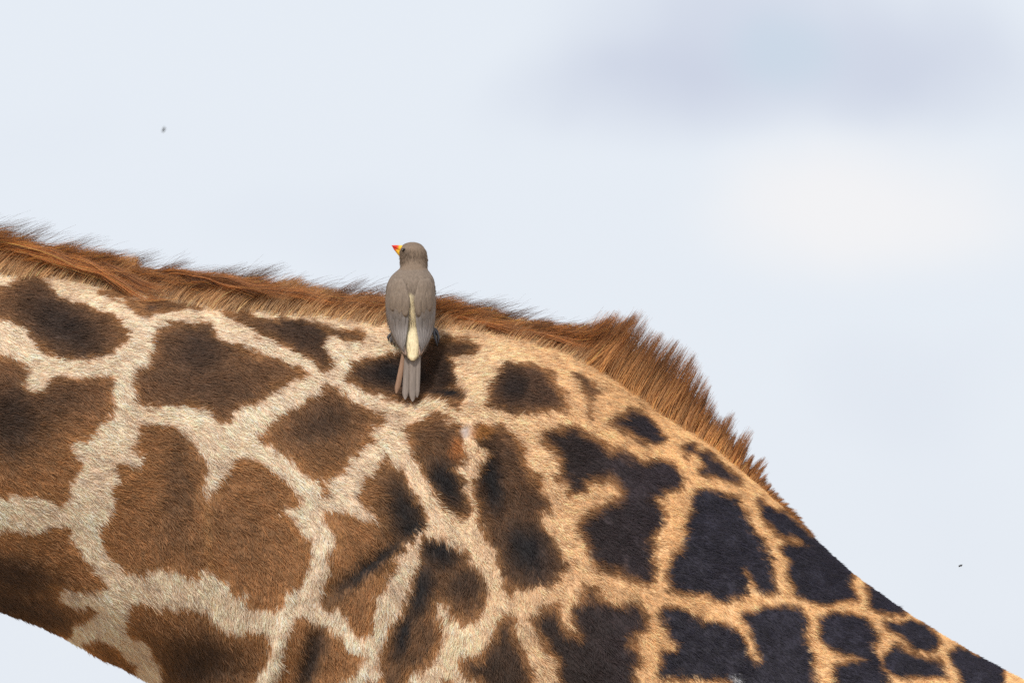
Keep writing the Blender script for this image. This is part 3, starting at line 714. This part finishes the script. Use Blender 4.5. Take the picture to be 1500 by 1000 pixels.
for guide, cnt, spread in LOCKS:
    gp = smooth_path(guide, K)
    cnt = int(cnt * .8)
    u = rng.uniform(-1, 1, cnt); v = rng.normal(0, .6, cnt)
    q0 = rng.uniform(0, 99)
    s = np.linspace(0, 1, K)[None]
    # strands leave the lock and end at their own length and height
    sx = rng.uniform(-60, 30, cnt)[:, None]
    ext = rng.uniform(.25, .75, cnt)[:, None]
    gx = gp[0, 0] + (gp[-1, 0] - gp[0, 0]) * ext * s + sx + (gp[-1, 0] - gp[0, 0]) * rng.uniform(0, .45, cnt)[:, None]
    gy = np.interp(gx, gp[:, 0], gp[:, 1]) + u[:, None] * spread * (1.1 - .5 * s)
    gy = gy + 11 * vnoise(gx / 40 + q0, u[:, None] * 1.6 + 0 * gx, 95) + rng.normal(0, 6, cnt)[:, None] * s ** 2
    gy = gy + np.minimum(gx - gp[0, 0], 0) * .15
    gd = np.interp(gx, gp[:, 0], gp[:, 2]) + v[:, None] * .006
    pts = W(gx, gy, gd)
    base = RUST * np.exp(1.3 * vnoise(u * 4, u * 0 + q0, 96))[:, None] * rng.uniform(.75, 1.3, (cnt, 1))
    tip = np.where(rng.random((cnt, 1)) < .3, DARK, base * 1.1)
    add_hair(pts, .00028 * rng.uniform(.7, 1.2, cnt), paint(cnt, base, tip, 1, .25))

# loose dark wisps standing out against the sky
n = 4200
x, root = crest_roots(n, -150, 850, -.012, .015)
a0, a1, L, yd = mane_par(x)
L = L * rng.uniform(.9, 1.55, n) * lobes(x) * S
nb = 26 * vnoise(x / 26, x * 0, 91)
pts = sweep(root, a0 - 2 + nb * .6 + rng.normal(0, 7, n), 8 + nb + rng.normal(0, 14, n), L, rng.normal(0, .012, n), rng.normal(0, 5, (n, K)))
pts = clump(pts, x, 14, .8)
add_hair(pts, .00020 * rng.uniform(.7, 1.4, n), paint(n, np.tile(RUST * .7, (n, 1)), np.tile(DARK * .8, (n, 1)), .7, .3))
n = 900
x, root = crest_roots(n, 860, 1190, -.012, .012)
a0, a1, L, yd = mane_par(x)
pts = sweep(root, a0 + rng.normal(0, 8, n), a1 + rng.normal(0, 14, n), L * rng.uniform(.8, 1.15, n) * S, rng.normal(0, .01, n), rng.normal(0, 5, (n, K)))
add_hair(pts, .00011 * rng.uniform(.7, 1.4, n), paint(n, np.tile(RUST * .7, (n, 1)), np.tile(DARK * .8, (n, 1)), .7, .3))
mane = hair_obj('mane', np.concatenate(HP), np.concatenate(HR), np.concatenate(HC), M_MANE, giraffe)

# ------------------------------------------------------------------ giraffe: small parts of the head and feet
for lx, ly in LEGS:
    ring = [(.058, .0), (.062, .03), (.056, .085), (.052, .11)]
    Vh, Fh = [], []
    for r, z in ring:
        for j in range(14):
            a = 2 * math.pi * j / 14
            Vh.append((lx - .02 * (1 - z / .11) + r * 1.15 * math.cos(a), ly + r * math.sin(a), z))
    for i in range(3):
        for j in range(14):
            k = (j + 1) % 14; Fh.append((i * 14 + j, i * 14 + k, (i + 1) * 14 + k, (i + 1) * 14 + j))
    Fh += [tuple(range(14))[::-1], tuple(42 + j for j in range(14))]
    mesh_obj('hoof', Vh, Fh, M_HOOF, giraffe)
for sgn in (-1, 1):
    Vh, Fh = tube([(HX + .0, .045 * sgn, HZ + .10), (HX + .03, .05 * sgn, HZ + .18), (HX + .05, .052 * sgn, HZ + .24), (HX + .055, .052 * sgn, HZ + .262)], [.024, .018, .022, .012], 12)
    mesh_obj('ossicone', Vh, Fh, M_HOOF, giraffe)
    ear = smooth_path([(HX + .05, .08 * sgn, HZ + .06, .012, .012), (HX + .08, .13 * sgn, HZ + .09, .012, .035), (HX + .11, .19 * sgn, HZ + .12, .010, .034), (HX + .13, .235 * sgn, HZ + .14, .004, .008)], 12)
    Vh, Fh = tube(ear[:, :3], [(a, b) for a, b in ear[:, 3:]], 10)
    mesh_obj('ear', Vh, Fh, M_SKIN, giraffe, colours=np.tile(lin(200, 170, 130), (len(Vh), 1)))
    Vh, Fh = tube([(HX - .135, (.086 + k) * sgn, HZ + .03) for k in (0, .006, .012, .015)], [.018, .02, .014, .004], 12)
    mesh_obj('eye', Vh, Fh, M_EYE, giraffe)
n = 900
s = np.linspace(0, 1, K)[None, :]
r0 = rng.normal(0, .012, (n, 3)); tb = tail[-1, :3]
pts = (tb + r0)[:, None] + np.stack([rng.normal(0, .05, (n, 1)) * s ** 1.5, rng.normal(0, .04, (n, 1)) * s ** 1.5, -rng.uniform(.35, .6, (n, 1)) * s + 0 * s], 2)
hair_obj('tail_tuft', pts, np.full((n, K), .0006), np.tile(DARK * .4, (n, K, 1)), M_MANE, giraffe)

# ------------------------------------------------------------------ oxpecker
def hide_y(px, py): return hit(px, py)[0][1]
TAIL_Y = hide_y(600, 586) - .010
bird = bpy.data.objects.new('oxpecker', None)
bird.location = W(604, 500, hide_y(604, 500))
COL.objects.link(bird)
tag(bird, 'grey brown bird with red and yellow bill clinging to the giraffe by the mane', 'bird')

# rows: py, centre x, half width, half depth, centre Y
BROWS = np.array([(354.5, 604, 3, 3, .020), (356, 604, 9, 9, .020), (359, 604, 14, 14, .020), (364, 604.5, 17.5, 17.5, .018), (371, 605.5, 19, 19, .017), (379, 606, 19, 19.5, .016), (387, 606.2, 18.7, 20, .013), (393, 605.5, 20, 22, .010),
    (399, 604, 25.5, 25, .007), (406, 603, 31, 28, .004), (416, 602, 34.5, 31, .001), (430, 601.5, 36, 33, -.001), (447, 601.5, 36, 34, -.002), (465, 602, 34.5, 33, -.002), (480, 602.5, 31.5, 30, -.002),
    (495, 603, 26, 24, -.003), (508, 604, 19, 17, -.004), (517, 604.5, 12, 11, -.004), (523, 604.5, 8, 7, -.005), (528, 604.5, 2.5, 2.5, -.005)], float)
BY0 = min(hide_y(604, 500) - .034, -.10)
def brow(py):
    return [np.interp(py, BROWS[:, 0], BROWS[:, k]) for k in range(1, 5)]
BROWS[:, 4] += BY0
# settle the lower back towards the hide
BROWS[:, 4] += np.interp(BROWS[:, 0], [480, 527], [0, (TAIL_Y + .0) - (BY0 - .005)])
rows = smooth_path(BROWS, 64)
NSB = 36
Vb, Fb, Cb = [], [], []
BROWN, CREAM, GREYB = lin(127, 112, 99), lin(222, 206, 168), lin(116, 108, 104)
for py_, cx, hw, hd, cyv in rows:
    for j in range(NSB):
        a = 2 * math.pi * j / NSB                      # 0 faces the camera side
        sx, sy = math.sin(a), -math.cos(a)
        p = W(cx + hw * sx, py_, cyv + hd * S * sy)
        Vb.append(p)
        x_ = cx + hw * sx
        c = BROWN * (.93 + .14 * vnoise(np.array([x_ / 6]), np.array([py_ / 9]), 5)[0])
        if py_ < 395: c = lin(124, 106, 90) * (1 - .1 * (py_ < 360))
        if py_ > 428 and sy < .1:
            half = np.interp(py_, [428, 440, 470, 495, 510, 527], [1.5, 3, 4.5, 8, 9, 6])
            mid = np.interp(py_, [428, 527], [603, 604.5])
            k = float(sstep(half + 2.5, half - 2, np.array([abs(x_ - mid)]))[0])
            c = c * (1 - k) + CREAM * k
        if sy > .3 and py_ > 400: c = lin(205, 178, 130)
        Cb.append(c)
nr = len(rows)
for i in range(nr - 1):
    for j in range(NSB):
        k = (j + 1) % NSB
        Fb.append((i * NSB + j, (i + 1) * NSB + j, (i + 1) * NSB + k, i * NSB + k))
Fb.append(tuple(range(NSB))); Fb.append(tuple((nr - 1) * NSB + j for j in range(NSB))[::-1])
bbody = mesh_obj('body', Vb, Fb, M_BIRD, bird, colours=np.array(Cb))
def back_y(x, py, off):
    """Y of the bird's back at a pixel"""
    cx, hw, hd, cyv = [np.interp(py, rows[:, 0], rows[:, k]) for k in range(1, 5)]
    hw2 = np.maximum(hw, 16) * 1.04
    return cyv - hd * S * np.sqrt(np.clip(1 - ((x - cx) / hw2) ** 2, .04, 1)) - off
def sheet(name, xl, xr, pys, offset, thick, material, parent, cols=9, crown=.0, colours=None):
    """thin closed shell lying on the bird's back between two outlines"""
    R = len(pys)
    front, back = [], []
    for i, q in enumerate(pys):
        for j in range(cols):
            f = j / (cols - 1)
            x_ = xl[i] + (xr[i] - xl[i]) * f
            edge = 1 - (2 * f - 1) ** 2
            y_ = back_y(x_, q, offset[i] if np.ndim(offset) else offset)
            front.append(W(x_, q, y_ - thick * (.35 + .65 * edge) - crown * edge)); back.append(W(x_, q, y_ + thick * .3))
    Vv = front + back; o = R * cols; Fv = []
    for i in range(R - 1):
        for j in range(cols - 1):
            a, b, c, d = i * cols + j, i * cols + j + 1, (i + 1) * cols + j + 1, (i + 1) * cols + j
            Fv += [(a, d, c, b), (a + o, b + o, c + o, d + o)]
        for j, rev in ((0, 0), (cols - 1, 1)):
            a, d = i * cols + j, (i + 1) * cols + j
            Fv.append((a, a + o, d + o, d) if not rev else (a, d, d + o, a + o))
    for i, rev in ((0, 1), (R - 1, 0)):
        for j in range(cols - 1):
            a, b = i * cols + j, i * cols + j + 1
            Fv.append((a, b, b + o, a + o) if rev else (a, a + o, b + o, b))
    return mesh_obj(name, Vv, Fv, material, parent, colours=colours)
WY = [408, 420, 440, 460, 480, 495, 505, 513, 520]
OUTL = {-1: ([578, 568, 564.5, 566, 570, 577, 582, 587, 592.5], [590, 596, 600, 599, 597, 594.5, 593.5, 594.5, 596]),
        1: ([630, 636, 638.5, 638, 636, 630.5, 626, 621.5, 617], [615, 610, 607, 608.5, 610.5, 613, 613.5, 613, 613.5])}
for sgn in (-1, 1):
    o_, i_ = OUTL[sgn]
    q = np.linspace(408, 520, 30)
    xo, xi = np.interp(q, WY, o_), np.interp(q, WY, i_)
    xl, xr = (xo, xi) if sgn < 0 else (xi, xo)
    cw = []
    for i in range(30):
        for j in range(9):
            f = j / 8 if sgn < 0 else 1 - j / 8      # 0 outer, 1 inner
            t = float(sstep(440, 470, q[i])); c = BROWN * (1 - t) + GREYB * t
            if q[i] > 490: c = c * (1 - .9 * (q[i] - 490) / 30) + lin(164, 136, 118) * (.9 * (q[i] - 490) / 30)
            cw.append(c)
    wing = sheet('wing', xl, xr, q, .0016, .0022, M_BIRD, bird, 9, colours=np.array(cw + cw))
    # folded flight feathers, each overlapping the next one out
    for k in range(6):
        f0, f1 = k / 6, (k + 1.25) / 6
        y0, y1 = 446 + 5 * (k % 2) + 2 * k, 519 - 4.2 * abs(k - 2.2)
        q = np.linspace(y0, y1, 12)
        xo, xi = np.interp(q, WY, o_), np.interp(q, WY, i_)
        a, b = xo + (xi - xo) * f0, xo + (xi - xo) * min(f1, 1.02)
        taper = np.sqrt(np.clip(1 - ((np.linspace(-1, 1, 12)) ** 2) * .97, .03, 1)) ** .55
        m_ = (a + b) / 2; a, b = m_ + (a - m_) * taper, m_ + (b - m_) * taper
        xl, xr = (a, b) if sgn < 0 else (b, a)
        sheet('flight_feather', xl, xr, q, np.interp(np.arange(12), [0, 4, 11], [.0008, .0034 + .0004 * k, .0038 + .0004 * k]), .0007, M_FEATHER, wing, 5)
    # scapular coverts at the shoulder
    for k in range(3):
        f0 = .12 + .27 * k
        y0, y1 = 414 + 3 * k, 456 + 4 * k
        q = np.linspace(y0, y1, 12)
        xo, xi = np.interp(q, WY, o_), np.interp(q, WY, i_)
        a, b = xo + (xi - xo) * f0, xo + (xi - xo) * (f0 + .36)
        taper = np.sqrt(np.clip(1 - ((np.linspace(-1, 1, 12)) ** 2) * .98, .02, 1)) ** .7
        m_ = (a + b) / 2; a, b = m_ + (a - m_) * taper, m_ + (b - m_) * taper
        xl, xr = (a, b) if sgn < 0 else (b, a)
        sheet('covert_feather', xl, xr, q, np.interp(np.arange(12), [0, 5, 11], [.0022, .0040, .0033]), .0004, M_BIRD, wing, 5, colours=np.tile(BROWN, (120, 1)))
# tail feathers: top x, bottom x, bottom y, widths, material, layer
def tail_feather(xt, xb, yb, wt, wb, mat, layer):
    q = np.linspace(510, yb, 16); f = (q - 510) / (yb - 510)
    cxs = xt + (xb - xt) * f
    wd = (wt + (wb - wt) * f) * np.clip(np.sqrt(np.clip((1 - f) * 9, 0, 1)), .12, 1) / 2
    ytop = float(np.interp(512, rows[:, 0], rows[:, 4])) - .004
    Y = ytop + (TAIL_Y - ytop) * f - .0012 * layer
    front, back = [], []
    for i in range(16):
        for j in range(5):
            g_ = j / 4 * 2 - 1
            front.append(W(cxs[i] + wd[i] * g_, q[i], Y[i] - .0014 * (1 - abs(g_)))); back.append(W(cxs[i] + wd[i] * g_, q[i], Y[i] + .0006))
    Vv = front + back; o = 80; Fv = []
    for i in range(15):
        for j in range(4):
            a, b, c, d = i * 5 + j, i * 5 + j + 1, (i + 1) * 5 + j + 1, (i + 1) * 5 + j
            Fv += [(a, d, c, b), (a + o, b + o, c + o, d + o)]
        Fv += [(i * 5, i * 5 + o, i * 5 + 5 + o, i * 5 + 5), (i * 5 + 4, i * 5 + 9, i * 5 + 9 + o, i * 5 + 4 + o)]
    Fv += [tuple(range(75, 80)) + tuple(range(159, 154, -1)), tuple(range(4, -1, -1)) + tuple(range(80, 85))]
    return mesh_obj('tail_feather', Vv, Fv, mat, bird)
tail_feather(594, 580.5, 576, 8, 8, M_TAILB, 0)
tail_feather(598, 593.5, 585, 10, 10, M_TAILF, 1)
tail_feather(612, 611, 582, 10, 7, M_TAILF, 1)
tail_feather(605, 604.5, 588, 12, 10, M_TAILF, 2)
# bill
HY = float(np.interp(367, rows[:, 0], rows[:, 4]))
def mandible(name, base, tip, hi_, lo_, yw, sag):
    B0, T0 = np.array(base), np.array(tip)
    Vv, Fv, Cv = [], [], []
    m = 9; sg = 12
    for i in range(m):
        f = i / (m - 1)
        c = B0 + (T0 - B0) * f + np.array([0, sag * f * f])
        k = (1 - f) ** .75 + .02
        for j in range(sg):
            a = 2 * math.pi * j / sg
            vx = math.cos(a); r = (hi_ if vx > 0 else lo_) * k
            ax = unit(T0 - B0); perp = np.array([ax[1], -ax[0]])          # image-plane normal, upward for a leftward bill
            q_ = c - perp * r * vx * np.sign(-ax[0] + 1e-6) * -1
            Vv.append(W(q_[0], q_[1], HY + .002 + .004 * f - yw * S * k * math.sin(a)))
            t = float(sstep(.38, .55, np.array([f]))[0]) if name == 'upper_mandible' else float(sstep(.55, .75, np.array([f]))[0])
            Cv.append(lin(240, 184, 34) * (1 - t) + lin(208, 46, 28) * t)
    for i in range(m - 1):
        for j in range(sg):
            k = (j + 1) % sg; Fv.append((i * sg + j, i * sg + k, (i + 1) * sg + k, (i + 1) * sg + j))
    Fv += [tuple(range(sg))[::-1], tuple((m - 1) * sg + j for j in range(sg))]
    return mesh_obj(name, Vv, Fv, M_BILL, bird, colours=np.array(Cv))
mandible('upper_mandible', (592, 364.5), (573.5, 359.5), 7.5, 5, 7.5, 0)
mandible('lower_mandible', (592, 373), (575, 361.5), 7, 8, 7, 0)
for side in (-1, 1):                                                       # eyes either side of the bill's base
    ex, ey, eY = 590.5, 366, HY - .0125 * side * -1
    c = W(ex + 2.2, ey, HY + side * .0100)
    Vv, Fv = tube([c + np.array([-.0018 * k, side * .0016 * k, 0]) for k in (0, 1, 1.7, 2)], [.0022, .0022, .0014, .0004], 12)
    mesh_obj('eye', Vv, Fv, M_EYE, bird)
# feet
for fx, fy, toes in ((579, 486, [(569, 493, 569, 499), (573, 496, 573, 504), (577, 499, 578, 507), (583, 492, 584, 498)]), (633, 481, [(640, 485, 643, 496), (642, 492, 642, 503), (637, 494, 641, 507), (631, 488, 630, 496)])):
    hy = hide_y(fx, fy)
    ank = W(fx, fy, hy - .014)
    cx, hw, hd, cyv = [np.interp(484, rows[:, 0], rows[:, k]) for k in range(1, 5)]
    hipp = W(cx + (fx - cx) * .55, 478, cyv + .01)
    Vv, Fv = tube([hipp, (hipp * .4 + ank * .6) + np.array([0, -.001, .002]), ank], [.0032, .0024, .0026], 8)
    foot = mesh_obj('foot', Vv, Fv, M_CLAW, bird)
    for mx, my, tx, ty in toes:
        midp = W(mx, my, hide_y(mx, my) - .013); tipp = W(tx, ty, hide_y(tx, ty) - .004)
        path = smooth_path([ank, (ank + midp) / 2 + np.array([0, -.002, .001]), midp, (midp + tipp) / 2 + np.array([0, -.002, 0]), tipp], 12)
        Vv, Fv = tube(path, list(np.interp(np.linspace(0, 1, 12), [0, .6, .75, 1], [.0022, .0018, .0014, .0004])), 7)
        mesh_obj('toe', Vv, Fv, M_CLAW, foot)
# soft down over head, nape and mantle
Vb = np.array(Vb); Cb = np.array(Cb)
n = 7000
i = rng.integers(4, nr - 6, n); f = rng.random(n); j = rng.integers(0, NSB, n)
lowr = rows[i, 0] > 470
i = np.where(lowr & (rng.random(n) < .5), rng.integers(4, 30, n), i)
r0 = Vb[i * NSB + j] * (1 - f)[:, None] + Vb[(i + 1) * NSB + j] * f[:, None]
r0 = r0 + (Vb[i * NSB + (j + 1) % NSB] - Vb[i * NSB + j]) * rng.random((n, 1))
ctr = np.stack([W(rows[a, 1], rows[a, 0], rows[a, 4]) for a in range(nr)])[i]
out_n = unit((r0 - ctr) * np.array([1, 1, .3]))
c_ = Cb[i * NSB + j] * np.exp(rng.normal(0, .15, (n, 1)))
down = np.array([0, 0, -1.0]) + out_n * .28 + rng.normal(0, .12, (n, 3))
Ld = rng.uniform(.003, .0055, n)
s = np.linspace(0, 1, 4)[None, :, None]
pts = r0[:, None] + (down * Ld[:, None])[:, None] * s + out_n[:, None] * (.0008 * s * (1 - s))
hair_obj('down', pts, np.full((n, 1), .00022) * np.array([[1, .9, .6, .2]]), np.repeat(c_[:, None], 4, 1), M_PLUME, bird)

# ------------------------------------------------------------------ flies in the air
def fly(px, py, Y, size, turn, label):
    c = W(px, py, Y)
    f = bpy.data.objects.new('fly', None); f.location = c; COL.objects.link(f)
    tag(f, label, 'fly')
    ca, sa = math.cos(turn), math.sin(turn)
    def at(u, v, w): return c + size * np.array([u * ca - w * sa, v, u * sa + w * ca])
    prof = [(-.5, .04), (-.42, .13), (-.2, .17), (-.02, .12), (.05, .17), (.2, .19), (.3, .1), (.34, .13), (.42, .13), (.5, .05)]
    Vv, Fv = [], []
    for u, r in prof:
        for j in range(10):
            a = 2 * math.pi * j / 10; Vv.append(at(u, r * math.cos(a), r * math.sin(a)))
    for i in range(len(prof) - 1):
        for j in range(10):
            k = (j + 1) % 10; Fv.append((i * 10 + j, i * 10 + k, i * 10 + 10 + k, i * 10 + 10 + j))
    Fv += [tuple(range(10))[::-1], tuple(90 + j for j in range(10))]
    mesh_obj('body', Vv, Fv, M_FLY, f)
    for sg in (-1, 1):
        rim = [(.2, .1), (.05, .4), (-.2, .62), (-.42, .6), (-.45, .4), (-.2, .15)]
        Vv = [at(u, sg * v, .16 + .12 * v) for u, v in rim] + [at(u, sg * v, .18 + .12 * v) for u, v in rim]
        Fv = [tuple(range(6)), tuple(range(11, 5, -1))] + [(k, (k + 1) % 6, 6 + (k + 1) % 6, 6 + k) for k in range(6)]
        mesh_obj('wing', Vv, Fv, M_FLYW, f)
        for u in (.25, .15, .05):
            Vv, Fv = tube([at(u, .1 * sg, -.1), at(u, .25 * sg, -.12), at(u - .05, .3 * sg, -.32)], [.02 * size, .016 * size, .01 * size], 5)
            mesh_obj('leg', Vv, Fv, M_FLY, f)
fly(240, 190, -2.2, .0062, 1.35, 'small pale blurred fly in the open sky above the neck')
fly(1407, 828, -.1, .0056, .5, 'small sharp dark fly in the air behind the sloping back')
